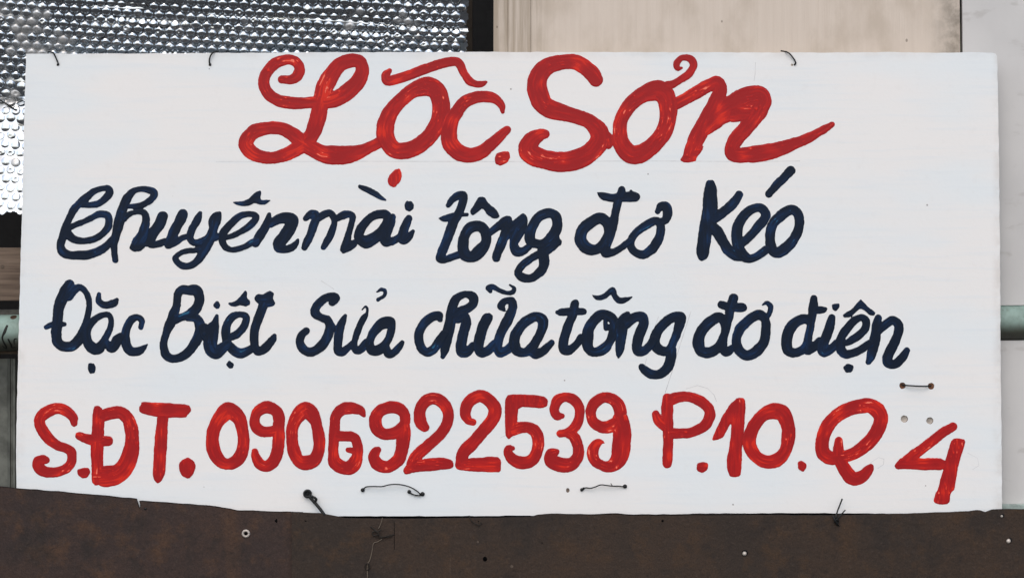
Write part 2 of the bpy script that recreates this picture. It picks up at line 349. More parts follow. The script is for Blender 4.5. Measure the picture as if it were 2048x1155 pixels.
# ---------------------------------------------------------------- lettering: brush strokes
# each sheet: (origin x, origin y, units per sign unit); a stroke is a list of (x, y, brush width);
# a leading 'o' closes the stroke to a ring, a leading 'P' is a filled brush patch
SHEETS = dict(A=(460, 90, 3.85), B=(740, 90, 3.85), C=(1000, 90, 3.85), D=(1300, 90, 3.85),
              E=(90, 340, 5.12), F=(460, 340, 5.12), G=(850, 340, 5.12), H=(1220, 320, 5.12),
              I=(80, 550, 5.12), J=(440, 550, 5.12), K=(810, 550, 5.12), L=(1100, 550, 5.12), M=(1440, 550, 5.12),
              N=(50, 770, 5.12), O=(400, 770, 5.12), Q=(720, 770, 5.12), R=(1000, 770, 5.12), S=(1290, 770, 5.12),
              T=(1600, 760, 4.4425))
LETTERS = [
 # ---- first line, red
 ('letter', 'L', 'red', 'A', [[(400,268,66),(470,268,72),(522,235,85),(533,170,80),(490,122,82),(425,117,84),(340,150,90),(275,230,90),(262,310,92),(300,380,95),(380,430,95),(480,446,98),(580,446,93),(680,440,95),(790,425,125),(900,365,130),(985,280,125),(1018,200,108),(1000,135,105),(940,120,112),(850,150,115),(785,225,130),(730,320,140),(705,420,130),(685,520,130),(665,600,128),(625,700,122),(560,768,118),(440,838,108),(320,868,96),(200,848,108),(132,790,118),(128,735,115),(190,665,112),(300,640,102),(400,645,104),(480,685,112),(560,750,122),(640,800,128),(720,838,138),(820,848,150),(900,845,138),(1000,822,110),(1080,785,92),(1150,752,86)]]),
 ('letter', 'O with circumflex and dot', 'red', 'B', [['o',(430,318,150),(330,352,118),(245,420,112),(165,510,122),(120,620,138),(125,720,138),(180,800,132),(260,815,132),(360,785,128),(450,710,125),(520,610,128),(548,500,138),(535,400,138),(500,340,142)],
   [(150,200,42),(118,235,66),(135,275,78),(200,265,82),(320,225,82),(440,180,78),(560,142,76),(650,127,76),(692,152,70),(720,210,66),(760,270,66),(810,300,55),(860,300,46),(893,285,22)],
   ['P',(150,1000),(185,960),(230,946),(250,1000),(235,1050),(185,1100),(145,1082),(133,1040)]]),
 ('letter', 'C', 'red', 'B', [[(1022,512,34),(1015,470,56),(970,420,76),(900,397,88),(820,402,92),(730,440,100),(665,520,104),(625,590,116),(608,680,126),(620,760,134),(690,828,128),(770,850,116),(850,825,108),(930,765,96),(990,710,86),(1055,652,62)]]),
 ('full_stop', 'full stop', 'red', 'B', [['P',(975,830),(1030,815),(1070,818),(1084,860),(1062,905),(1005,934),(966,915),(958,870)]]),
 ('letter', 'S', 'red', 'C', [[(740,268,112),(710,222,122),(650,168,122),(580,132,118),(500,132,116),(400,150,128),(320,205,144),(283,295,154),(300,390,160),(335,460,150),(420,505,142),(550,540,118),(690,592,118),(764,675,150),(758,752,152),(690,830,150),(580,885,158),(460,900,158),(350,882,150),(250,846,164),(215,795,152),(250,730,132),(310,690,96),(348,685,74)],[(822,690,60),(838,735,90),(835,775,50)]]),
 ('letter', 'O with horn', 'red', 'C', [['o',(1210,350,162),(1110,378,128),(1010,450,118),(940,560,108),(922,660,110),(935,760,134),(1000,838,148),(1080,838,144),(1170,780,132),(1250,690,128),(1290,590,132),(1295,480,142),(1270,390,152)],
   [(1290,310,66),(1330,302,60),(1400,260,60),(1460,215,62),(1490,160,62),(1475,115,60),(1430,97,52),(1390,105,50),(1360,145,55),(1370,180,40),(1400,176,20)]]),
 ('letter', 'N', 'red', 'D', [[(180,465,96),(280,412,96),(380,352,100),(470,305,105),(520,292,106),(540,335,106),(518,420,122),(470,520,132),(420,610,132),(370,700,132),(325,800,122),(305,850,100)],
   ['P',(280,780),(255,850),(232,885),(260,902),(300,906),(355,896),(360,870),(400,815),(420,770)],
   [(400,660,110),(470,600,142),(540,540,160),(640,480,190),(740,420,190),(830,395,165),(862,430,150),(830,500,160),(790,570,135),(720,660,118),(660,730,116),(628,805,116),(650,846,112),(740,845,124),(860,832,134),(980,805,120),(1120,757,90),(1230,710,78),(1330,655,66),(1400,613,48)], [(640,500,190),(720,500,180)]]),
 # ---- second line, blue
 ('letter', 'C', 'blue', 'E', [[(385,362,56),(480,358,66),(560,335,75),(620,285,82),(662,228,86),(650,190,72),(600,187,62),(520,210,66),(440,265,80),(370,325,86),(300,400,82),(250,490,78),(215,570,82),(202,620,90),(180,690,86),(158,770,86),(185,840,95),(260,872,92),(320,872,96),(440,864,96),(540,832,90),(620,785,88),(680,722,78),(700,690,66)],
   [(220,600,76),(300,565,60),(400,525,64),(490,480,70),(570,450,76),(640,465,82),(656,530,78),(635,600,80),(580,660,76),(500,705,76),(400,725,72),(300,710,80),(240,660,90),(215,610,90)]]),
 ('letter', 'H', 'blue', 'E', [[(722,920,70),(712,840,68),(705,760,76),(720,690,86),(742,600,100),(765,500,110),(795,400,104),(830,310,96),(880,240,80),(940,200,66),(1020,196,70),(1090,215,80),(1118,250,78),(1080,305,74),(1010,350,64),(930,370,60),(860,375,52)],
   [(810,490,76),(880,442,62),(960,428,54),(1020,445,76),(1035,510,86),(1020,590,96),(1000,660,110),(960,730,130),(920,790,90)],['P',(885,740),(858,800),(895,832),(970,835),(1035,785),(1010,720)]]),
 ('letter', 'U', 'blue', 'E', [[(1205,475,110),(1170,560,112),(1110,640,112),(1075,720,112),(1100,762,82),(1160,755,78),(1230,725,66)],[(1060,640,90),(1040,740,90)],
   [(1410,455,112),(1370,540,112),(1320,630,108),(1282,720,104),(1262,770,76),(1320,745,84),(1400,700,62),(1450,680,60)]]),
 ('letter', 'Y', 'blue', 'E', [[(1590,440,46),(1558,510,86),(1510,600,82),(1485,680,80),(1510,730,72),(1560,742,76),(1640,720,90)],
   [(1790,440,40),(1742,505,130),(1722,600,98),(1700,680,112),(1650,760,130),(1620,830,104),(1590,890,88),(1540,945,78),(1460,982,72),(1380,962,76),(1337,905,70),(1370,860,60),(1450,830,58),(1540,820,55),(1620,800,60)],[(1740,690,80),(1800,670,70)]]),
 ('letter', 'E with circumflex', 'blue', 'F', [[(-40,692,45),(40,668,60),(120,625,66),(200,570,80),(265,500,72),(250,458,62),(190,450,62),(110,467,72),(40,520,76),(-20,580,78),(-70,640,86),(-80,720,78),(-50,785,72),(10,815,62),(90,803,62),(160,778,64),(220,745,72),(262,725,80)],
   ['P',(20,325),(60,320),(130,315),(200,285),(260,225),(312,203),(322,225),(312,270),(320,305),(430,303),(370,350),(320,358),(250,340),(200,365),(140,372),(80,362),(40,345)]]),
 ('letter', 'N', 'blue', 'F', [[(402,455,50),(388,520,84),(350,600,98),(300,680,104),(262,742,98)],
   [(420,550,84),(500,500,110),(590,490,122),(640,520,128),(610,600,132),(555,680,132),(505,740,130),(500,790,112),(560,810,86),(630,795,80),(680,750,56),(697,712,30)]]),
 ('letter', 'M', 'blue', 'F', [[(775,492,62),(820,452,80),(870,442,66),(885,490,84),(858,560,88),(828,650,88),(790,730,86),(762,795,66)],
   [(900,500,72),(960,458,78),(1020,440,72),(1060,480,74),(1070,540,68),(1045,620,78),(1005,710,80),(955,790,58)],
   [(1090,500,72),(1160,462,84),(1230,452,76),(1255,490,76),(1240,560,70),(1215,650,72),(1190,740,86),(1165,805,80)],['P',(1130,780),(1122,825),(1160,866),(1225,830),(1310,775),(1300,700),(1225,722)]]),
 ('letter', 'A with grave', 'blue', 'F', [['o',(1580,452,102),(1480,462,88),(1400,520,90),(1340,600,96),(1320,690,100),(1385,735,130),(1450,710,130),(1530,650,108),(1590,570,102),(1610,490,92)],
   [(1668,478,66),(1650,540,92),(1610,620,112),(1585,700,116),(1612,742,90),(1660,720,84)],
   [(1330,170,44),(1400,200,60),(1480,240,62),(1550,285,48),(1592,306,22)]]),
 ('letter', 'I', 'blue', 'F', [[(1830,492,76),(1800,560,96),(1770,640,96),(1752,700,92),(1790,718,82),(1840,672,76),(1875,625,40)],[(1660,735,76),(1730,690,84)],
   ['P',(1797,330),(1815,310),(1830,322),(1858,318),(1888,352),(1884,400),(1835,434),(1795,405),(1788,362)]]),
 ('letter', 'T', 'blue', 'G', [[(238,362,56),(280,300,72),(340,262,84),(395,262,84),(390,320,88),(362,400,92),(330,470,96),(290,540,102),(258,620,104),(226,710,98),(190,800,96),(155,890,98),(185,920,76),(270,895,78),(340,868,78)],
   [(142,493,16),(200,497,72),(280,472,70),(350,458,52),(432,455,38)]]),
 ('letter', 'O with circumflex', 'blue', 'G', [['o',(540,570,112),(460,592,112),(408,660,108),(392,760,122),(405,860,124),(480,885,118),(560,830,135),(622,740,112),(622,650,104),(592,592,112)],
   ['P',(460,410),(510,330),(550,270),(605,270),(640,330),(700,380),(742,420),(768,472),(750,492),(700,498),(640,460),(590,390),(540,430),(490,465),(465,445)]]),
 ('letter', 'N', 'blue', 'G', [[(645,652,80),(720,600,82),(800,535,92),(850,505,84),(850,560,100),(830,630,110),(800,710,104),(762,800,98),(728,900,88)],
   [(880,590,110),(930,550,96),(990,500,84),(1005,470,50),(1015,520,72),(960,610,140),(925,690,120),(910,760,92),(940,830,112),(1000,830,92),(1055,790,80)]]),
 ('letter', 'G', 'blue', 'G', [['o',(1270,440,105),(1175,475,108),(1110,560,104),(1070,660,112),(1095,740,104),(1200,755,92),(1290,692,112),(1348,600,108),(1352,520,108),(1325,462,106)],
   [(1360,735,84),(1270,785,130),(1205,850,104)],[(1205,830,120),(1220,960,108),(1170,1050,100),(1080,1105,86),(990,1092,92),(952,1045,76),(1000,970,86),(1080,910,80),(1160,860,80)],[(1360,690,40),(1372,750,54)]]),
 ('letter', 'D with bar', 'blue', 'G', [['o',(1790,493,116),(1690,540,118),(1610,620,122),(1595,720,128),(1660,800,128),(1760,810,112),(1840,740,112),(1880,640,102),(1870,545,112)],
   [(1995,260,86),(1962,380,86),(1940,480,92),(1920,580,98),(1890,680,104),(1850,780,104),(1850,840,114),(1920,840,78),(1990,808,70),(2060,755,68),(2100,725,72)],
   [(1765,230,16),(1830,268,84),(1920,285,82),(2010,278,100),(2110,272,112),(2152,275,104)],[(2015,202,80),(2010,270,108)],[(2110,215,34),(2115,240,40)]]),
 ('letter', 'O with hook', 'blue', 'H', [['o',(460,622,84),(380,662,88),(290,722,86),(225,800,88),(213,880,88),(270,948,86),(350,965,92),(440,900,102),(500,800,98),(522,700,92),(502,640,86)],
   [(488,525,66),(520,470,84),(570,478,106),(590,540,106),(570,610,92),(528,630,80)]]),
 ('letter', 'K', 'blue', 'H', [['P',(990,203),(1067,202),(1097,290),(1103,400),(1106,520),(1085,640),(1042,760),(1025,900),(1000,1000),(940,1040),(900,1012),(876,930),(900,800),(915,650),(943,520),(948,360),(970,270)],
   [(1320,353,86),(1280,420,104),(1200,500,104),(1100,580,104),(1040,620,90)],[(1050,680,112),(1110,750,122),(1160,840,112),(1210,920,112),(1290,978,102),(1340,1000,80)]]),
 ('letter', 'E', 'blue', 'H', [[(1360,850,80),(1440,772,92),(1510,690,102),(1575,610,104),(1592,550,102),(1540,490,96),(1460,502,98),(1370,570,104),(1310,680,114),(1298,790,114),(1320,900,114),(1370,980,112),(1440,1008,92),(1530,968,88),(1600,915,86)]]),
 ('letter', 'O with acute', 'blue', 'H', [['o',(1850,510,106),(1750,570,112),(1670,650,108),(1642,750,104),(1645,860,108),(1692,948,108),(1790,908,122),(1880,810,112),(1932,700,104),(1936,600,102),(1910,532,106)],
   [(1630,345,84),(1700,260,86),(1780,180,92),(1848,108,98)]]),
 # ---- third line, blue
 ('letter', 'D with bar', 'blue', 'I', [[(300,100,112),(250,190,130),(195,320,116),(182,420,116),(175,500,108),(168,600,112),(178,680,112),(240,728,106),(320,725,108),(380,680,112),(440,580,94),(482,450,68),(502,330,62),(497,240,62),(460,162,68),(410,122,70),(350,150,84),(290,210,110)],
   [(60,530,50),(120,506,62),(200,500,62),(250,500,44)]]),
 ('letter', 'A with breve and dot', 'blue', 'I', [['o',(680,400,68),(590,432,72),(510,500,86),(480,580,90),(488,680,106),(540,745,116),(600,750,116),(660,660,76),(718,540,66),(724,440,62)],
   [(680,690,76),(735,742,104),(790,665,112),(825,620,74)],[(603,195,42),(605,270,70),(670,305,80),(750,290,80),(787,252,44)],['P',(495,905),(520,898),(555,903),(576,945),(562,1000),(515,1007),(498,985),(490,945)]]),
 ('letter', 'C', 'blue', 'I', [[(1032,530,58),(1042,470,66),(1000,430,66),(940,452,84),(890,530,90),(870,630,96),(890,730,106),(940,778,100),(1010,775,92),(1060,742,60),(1098,710,22)]]),
 ('letter', 'B', 'blue', 'I', [[(1370,420,96),(1398,300,86),(1412,200,86),(1450,152,94),(1520,152,106),(1600,158,114),(1632,225,98),(1618,310,104),(1560,380,104),(1480,420,84),(1380,450,104)],
   [(1400,300,88),(1370,400,104),(1330,500,104),(1290,600,84),(1266,700,78),(1280,800,92),(1340,850,88),(1420,845,90),(1500,800,94),(1560,730,98),(1625,620,112),(1640,520,112),(1600,440,92),(1520,425,92)]]),
 ('letter', 'I', 'blue', 'I', [[(1812,415,36),(1790,500,90),(1755,580,150),(1745,680,150),(1750,760,130),(1800,800,112),(1850,760,122),(1920,705,92)],[(1670,540,110),(1700,620,120)],['P',(1770,300),(1800,262),(1830,262),(1848,300),(1835,340),(1805,348),(1775,325)]]),
 ('letter', 'E with circumflex and dot', 'blue', 'J', [[(90,645,76),(180,600,86),(250,510,82),(267,430,76),(210,402,70),(130,422,82),(75,500,88),(60,580,92),(70,680,96),(130,760,106),(210,800,108),(290,770,94),(340,742,82)],
   ['P',(78,285),(160,265),(210,210),(262,150),(280,180),(275,230),(308,260),(312,300),(265,327),(215,310),(150,327),(105,317)],['P',(55,912),(95,865),(143,910),(132,950),(95,957)]]),
 ('letter', 'T', 'blue', 'J', [['P',(352,240),(370,203),(395,190),(437,198),(475,170),(510,155),(552,188),(547,235),(570,285),(547,317),(490,327),(430,310),(370,277)],
   [(450,290,96),(420,370,98),(385,460,98),(358,550,98),(350,650,94),(358,740,94),(400,778,94),(470,738,94),(530,670,84),(558,618,46)]]),
 ('letter', 'S', 'blue', 'J', [[(1150,278,86),(1176,230,100),(1110,222,90),(1040,260,90),(980,330,94),(978,390,104),(1030,430,84),(1100,462,92),(1126,530,98),(1100,630,104),(1030,730,104),(950,780,98),(870,770,94),(818,690,90),(840,610,84),(884,570,78)]]),
 ('letter', 'U with horn and hook', 'blue', 'J', [[(1283,412,40),(1252,480,84),(1220,580,94),(1208,680,94),(1208,770,94),(1250,782,96),(1310,742,76),(1360,690,64)],[(1110,430,40),(1150,510,52),(1180,560,50)],
   [(1455,352,18),(1490,320,26),(1508,345,30),(1503,392,36),(1470,440,66),(1440,500,76),(1400,600,68),(1375,690,74),(1388,758,88),(1440,758,92),(1500,690,92)],[(1608,170,20),(1650,147,38),(1690,165,46),(1680,210,40),(1618,250,38)]]),
 ('letter', 'A', 'blue', 'J', [['o',(1720,480,122),(1640,510,114),(1570,590,94),(1530,690,94),(1560,768,108),(1640,758,108),(1710,680,84),(1748,580,82),(1758,495,86)],
   [(1700,720,74),(1722,800,94),(1770,800,82),(1830,740,72),(1868,685,42)]]),
 ('letter', 'C', 'blue', 'K', [[(360,452,58),(340,412,92),(270,430,96),(190,500,98),(145,590,98),(144,680,98),(180,760,94),(230,788,94),(290,758,94),(340,690,98),(400,600,92)]]),
 ('letter', 'H', 'blue', 'K', [[(388,832,54),(410,740,104),(432,620,120),(460,500,116),(472,400,110),(495,300,104),(535,232,92),(620,195,72),(695,222,96),(700,290,92),(640,340,92),(560,370,92),(500,420,92)],
   [(540,450,90),(610,420,84),(628,480,106),(602,580,112),(580,680,112),(575,780,112),(640,780,102),(700,720,84)]]),
 ('letter', 'U with horn and tilde', 'blue', 'K', [[(842,440,112),(800,520,112),(772,620,112),(752,720,112),(780,788,106),(850,770,104),(920,700,94)],[(860,400,40),(875,420,50)],
   [(1010,350,46),(985,318,82),(1020,268,72),(1090,266,88),(1100,340,96),(1062,440,108),(1012,530,108),(970,620,104),(946,720,104),(970,788,100),(1050,760,98),(1110,690,92)],
   [(872,165,48),(856,130,64),(900,120,54),(960,150,50),(1040,180,46),(1100,173,56),(1115,130,44),(1073,98,26)]]),
 ('letter', 'A', 'blue', 'K', [['o',(1340,422,102),(1240,470,108),(1160,560,108),(1120,660,114),(1140,760,114),(1220,792,98),(1300,740,104),(1370,630,94),(1410,530,104),(1405,455,112)],[(1300,790,94),(1350,812,94),(1430,760,92),(1500,688,64)]]),
 ('letter', 'T', 'blue', 'L', [[(256,292,88),(240,380,98),(200,480,98),(165,580,106),(138,680,102),(138,760,98),(190,772,94),(260,720,84),(320,640,84)],[(75,380,48),(130,380,84),(250,372,80),(330,370,80),(347,375,64)]]),
 ('letter', 'O with circumflex', 'blue', 'L', [['o',(560,402,104),(480,432,112),(400,540,114),(385,640,124),(390,740,114),(450,785,98),(540,760,114),(612,680,94),(652,560,104),(648,455,104)],[(565,450,46),(575,545,56)],
   [(437,205,16),(490,230,56),(560,215,60),(640,152,62),(660,210,62),(710,260,64),(780,248,50),(838,222,16)]]),
 ('letter', 'N', 'blue', 'L', [[(790,400,64),(755,450,110),(730,530,140),(725,640,114),(715,740,96),(706,810,56),(700,845,14)],
   [(780,490,124),(870,430,100),(945,432,112),(958,500,104),(920,590,112),(895,690,108),(890,770,98),(950,780,98),(1020,720,94),(1060,660,92)]]),
 ('letter', 'G', 'blue', 'L', [['o',(1338,432,112),(1240,440,102),(1150,510,104),(1090,600,104),(1070,700,114),(1130,768,104),(1220,765,92),(1282,640,88),(1322,520,104)],[(1250,765,100),(1238,850,110),(1200,950,104),(1120,1010,98),(1040,1010,98),(970,970,92),(938,938,72)]]),
 ('letter', 'D with bar', 'blue', 'L', [['o',(1740,432,104),(1650,470,114),(1560,560,114),(1520,670,124),(1540,770,114),(1620,790,114),(1720,742,104),(1770,640,84),(1790,520,84)],
   [(1880,235,96),(1850,330,102),(1830,430,92),(1805,540,84),(1780,650,84),(1770,750,94),(1810,788,94),(1870,742,72)],[(1752,302,80),(1850,330,92),(1965,328,92),(1990,340,60)]]),
 ('letter', 'O with horn', 'blue', 'M', [['o',(390,405,108),(290,462,104),(200,560,108),(167,660,98),(190,760,104),(270,820,108),(370,780,114),(450,680,104),(470,560,102),(460,452,98)],[(437,302,16),(480,285,44),(515,320,56),(510,380,52),(480,432,62)]]),
 ('letter', 'D with bar', 'blue', 'M', [['o',(870,447,102),(780,480,112),(710,560,114),(680,670,118),(700,770,112),(780,790,94),(870,742,94),(910,620,84),(930,500,84)],
   [(963,242,78),(955,340,102),(940,440,84),(920,560,84),(900,670,94),(892,760,104),(950,740,104),(1020,680,92)],['P',(905,340),(1010,313),(1107,330),(1087,387),(990,402),(905,390)]]),
 ('letter', 'I', 'blue', 'M', [[(1145,435,76),(1125,520,102),(1090,620,104),(1050,720,114),(1060,790,98),(1130,760,98),(1190,700,84)],['P',(1142,300),(1180,288),(1227,285),(1227,330),(1185,372),(1150,347)]]),
 ('letter', 'E with circumflex and dot', 'blue', 'M', [[(1290,692,68),(1370,650,82),(1440,600,84),(1492,530,84),(1490,462,84),(1440,432,78),(1360,480,88),(1280,570,94),(1232,670,98),(1240,760,104),(1290,808,94),(1380,790,84),(1470,742,84),(1530,700,84)],
   ['P',(1252,405),(1340,350),(1420,270),(1438,243),(1470,270),(1530,335),(1598,380),(1582,412),(1530,407),(1490,370),(1440,340),(1400,375),(1330,432),(1270,437)],['P',(1252,940),(1310,897),(1375,925),(1352,992),(1285,1002)]]),
 ('letter', 'N', 'blue', 'M', [[(1622,440,80),(1600,520,94),(1590,640,114),(1570,740,104),(1545,830,94),(1522,885,68)],[(1620,570,90),(1700,500,94),(1770,462,98),(1828,510,98),(1822,610,98),(1770,720,104),(1722,820,112),(1722,888,108),(1790,908,98),(1870,840,96),(1916,768,68)]]),
 # ---- fourth line, red
 ('letter', 'S', 'red', 'N', [[(503,385,76),(490,325,98),(420,262,114),(320,237,118),(210,280,122),(150,350,120),(170,440,118),(240,540,114),(330,610,104),(420,642,102),(475,690,104),(475,780,104),(420,850,104),(330,885,110),(220,885,114),(140,840,118),(132,782,112),(180,757,104),(212,760,86)]]),
 ('full_stop', 'full stop', 'red', 'N', [['P',(532,860),(600,838),(655,840),(672,890),(640,942),(590,953),(540,915)]]),
 ('letter', 'D with bar', 'red', 'N', [['P',(698,213),(755,203),(800,245),(815,370),(810,520),(805,640),(800,800),(815,1000),(720,1032),(683,985),(675,800),(668,640),(683,500),(688,350)],
   [(770,320,120),(880,285,128),(980,280,134),(1050,340,134),(1090,450,144),(1097,580,150),(1080,700,170),(1030,820,184),(950,905,200),(840,930,224),(770,930,180)],[(555,515,86),(640,550,104),(760,567,114),(852,570,104)]]),
 ('letter', 'T', 'red', 'N', [['P',(1190,165),(1400,178),(1680,190),(1703,260),(1662,300),(1645,330),(1470,332),(1350,322),(1250,302),(1175,277),(1165,225),(1185,200)],['P',(1355,300),(1470,300),(1462,500),(1450,700),(1437,900),(1392,987),(1355,1002),(1320,962),(1304,900),(1320,700),(1330,500)]]),
 ('full_stop', 'full stop', 'red', 'N', [['P',(1578,790),(1620,755),(1670,736),(1727,770),(1753,830),(1722,910),(1675,953),(1610,932),(1573,860)]]),
 ('digit', '0', 'red', 'O', [['o',(280,262,184),(195,345,150),(142,450,136),(125,560,134),(148,690,142),(220,785,126),(310,802,124),(400,742,134),(442,620,130),(440,480,124),(410,360,144),(350,285,164)]]),
 ('digit', '9', 'red', 'O', [['o',(690,222,130),(600,262,114),(562,335,106),(568,410,118),(630,468,118),(720,472,114),(800,440,114),(810,340,124),(780,262,124)],[(805,400,126),(806,520,132),(796,650,130),(755,770,130),(680,828,118),(610,800,114),(570,730,98),(562,676,72)]]),
 ('digit', '0', 'red', 'O', [['o',(1080,252,174),(1000,315,146),(948,430,126),(942,560,124),(968,690,134),(1020,775,134),(1090,790,160),(1170,758,144),(1216,660,124),(1216,520,124),(1192,400,114),(1150,305,150)]]),
 ('digit', '6', 'red', 'O', [[(1680,308,36),(1640,255,94),(1550,230,124),(1450,250,126),(1393,320,114),(1380,430,112),(1370,560,112),(1368,700,112),(1390,795,146),(1490,846,144),(1570,812,154),(1615,710,114),(1612,600,106),(1570,530,104),(1480,520,112),(1400,520,112)],[(1580,672,72),(1518,660,52)]]),
 ('digit', '9', 'red', 'Q', [['o',(300,225,126),(205,262,124),(155,350,134),(180,450,134),(260,498,118),(370,480,124),(452,400,116),(460,300,114),(400,237,122)],[(455,400,118),(446,530,144),(430,650,136),(390,760,136),(290,830,128),(190,812,134),(140,740,122),(155,682,102),(182,660,72)]]),
 ('digit', '2', 'red', 'Q', [[(660,425,100),(622,370,128),(612,270,122),(660,172,122),(750,132,128),(850,180,124),(905,280,114),(890,390,114),(820,500,114),(700,610,124),(590,710,124),(530,800,116)],['P',(490,790),(620,750),(850,735),(945,762),(960,830),(920,857),(700,880),(550,892),(462,917),(437,870)]]),
 ('digit', '2', 'red', 'Q', [[(1155,375,72),(1105,355,90),(1076,270,118),(1120,165,124),(1230,107,128),(1330,160,134),(1384,250,136),(1350,360,134),(1260,470,134),(1150,590,134),(1062,690,134),(1030,790,110)],['P',(985,740),(1100,745),(1410,722),(1442,770),(1447,870),(1420,893),(1100,877),(1000,862),(968,820)]]),
 ('digit', '5', 'red', 'Q', [['P',(1490,95),(1620,90),(1880,100),(1927,150),(1917,210),(1870,237),(1620,215),(1615,370),(1580,500),(1520,558),(1485,512),(1480,300)],[(1560,450,132),(1640,430,124),(1730,432,124),(1800,480,124),(1825,570,120),(1810,680,124),(1750,770,130),(1660,793,134),(1570,760,114),(1520,700,100),(1522,648,80),(1565,642,46)]]),
 ('digit', '3', 'red', 'R', [[(632,312,58),(580,308,92),(556,240,98),(590,152,112),(670,122,102),(760,152,114),(810,230,104),(810,330,104),(770,420,114),(700,480,94),(615,495,76)],[(700,490,104),(760,532,114),(802,640,114),(790,740,124),(720,808,144),(620,808,154),(530,768,154),(528,705,124),(575,682,72)]]),
 ('digit', '9', 'red', 'R', [['o',(1080,120,112),(980,172,122),(932,260,114),(950,360,114),(1030,423,124),(1120,420,134),(1200,370,134),(1232,280,134),(1190,172,132)],[(1232,350,174),(1252,480,188),(1242,620,194),(1220,740,174),(1150,820,132),(1060,825,108),(970,770,114),(948,680,124),(985,600,104),(1040,577,48),(1070,592,16)]]),
 ('letter', 'P', 'red', 'S', [['P',(190,88),(250,78),(290,120),(290,420),(290,640),(280,800),(265,842),(220,854),(180,827),(173,760),(185,640),(180,470),(163,300),(163,200)],[(250,150,126),(350,122,114),(450,117,108),(570,162,114),(652,240,114),(662,310,118),(620,400,118),(530,460,104),(420,490,104),(280,490,112)],[(110,298,84),(140,360,104),(200,420,104)]]),
 ('full_stop', 'full stop', 'red', 'S', [['P',(530,800),(590,776),(647,800),(643,860),(590,898),(525,870)]]),
 ('digit', '1', 'red', 'S', [['P',(950,123),(1022,133),(1030,250),(1012,500),(992,700),(987,850),(977,927),(920,942),(863,932),(843,860),(836,760),(858,650),(880,480),(882,375),(850,450),(800,530),(750,555),(695,568),(682,545),(740,420),(800,300),(870,190)]]),
 ('digit', '0', 'red', 'S', [['o',(1340,262,174),(1230,290,144),(1140,380,134),(1078,500,134),(1075,620,142),(1140,728,134),(1240,780,134),(1350,765,144),(1430,680,128),(1466,560,146),(1465,420,146),(1420,302,164)]]),
 ('full_stop', 'full stop', 'red', 'S', [['P',(1562,780),(1600,763),(1658,800),(1653,850),(1620,888),(1562,857)]]),
 ('letter', 'Q', 'red', 'T', [['o',(540,230,132),(420,260,126),(300,340,124),(222,450,124),(196,560,122),(210,650,130),(280,690,124),(380,680,114),(490,642,114),(600,560,124),(680,460,124),(718,350,128),(690,270,142),(620,226,132)],[(345,535,72),(342,610,98),(352,700,112),(400,790,124),(470,868,130),(550,850,114),(610,792,86),(628,765,56)]]),
 ('digit', '4', 'red', 'T', [[(1358,412,86),(1260,470,90),(1150,560,90),(1040,640,96),(950,710,100)],['P',(836,752),(900,680),(1000,670),(1070,690),(1290,690),(1290,800),(1100,797),(960,787),(860,789)],['P',(1365,515),(1400,508),(1472,525),(1450,620),(1410,750),(1387,880),(1377,970),(1345,992),(1322,1097),(1250,1107),(1183,1082),(1200,1000),(1225,970),(1250,850),(1270,790),(1295,680),(1340,540)]]),
]
def catmull(pts, closed, n=7):
    P = np.array(pts, float)
    if closed: Q = np.vstack([P[-1], P, P[0], P[1]])
    else: Q = np.vstack([2*P[0]-P[1], P, 2*P[-1]-P[-2]])
    out = []
    t = np.linspace(0, 1, n, endpoint=False)[:, None]
    for i in range(1, len(Q)-2):
        a, b, c, d = Q[i-1], Q[i], Q[i+1], Q[i+2]
        out.append(.5*((2*b)+(c-a)*t+(2*a-5*b+4*c-d)*t*t+(3*b-a-3*c+d)*t**3))
    out = np.vstack(out)
    out = np.vstack([out, out[0] if closed else P[-1]])
    out[:, 2] = np.maximum(out[:, 2], .5)
    return out
def chaikin(P):
    out = []
    for i in range(len(P)):
        a, b = np.array(P[i], float), np.array(P[(i+1) % len(P)], float)
        out += [a*.82+b*.18, a*.18+b*.82]
    return np.array(out)
def hash2(ix, iy, seed):
    h = (ix.astype(np.int64)*374761393 + iy.astype(np.int64)*668265263 + seed*1442695041) & 0x7fffffff
    h = ((h ^ (h >> 13))*1274126177) & 0x7fffffff
    return ((h ^ (h >> 16)) & 0xffff)/65535.0
def vnoise(x, y, seed):
    ix, iy = np.floor(x), np.floor(y)
    fx, fy = x-ix, y-iy
    fx, fy = fx*fx*(3-2*fx), fy*fy*(3-2*fy)
    a, b, c, d = hash2(ix, iy, seed), hash2(ix+1, iy, seed), hash2(ix, iy+1, seed), hash2(ix+1, iy+1, seed)
    return (a*(1-fx)+b*fx)*(1-fy)+(c*(1-fx)+d*fx)*fy
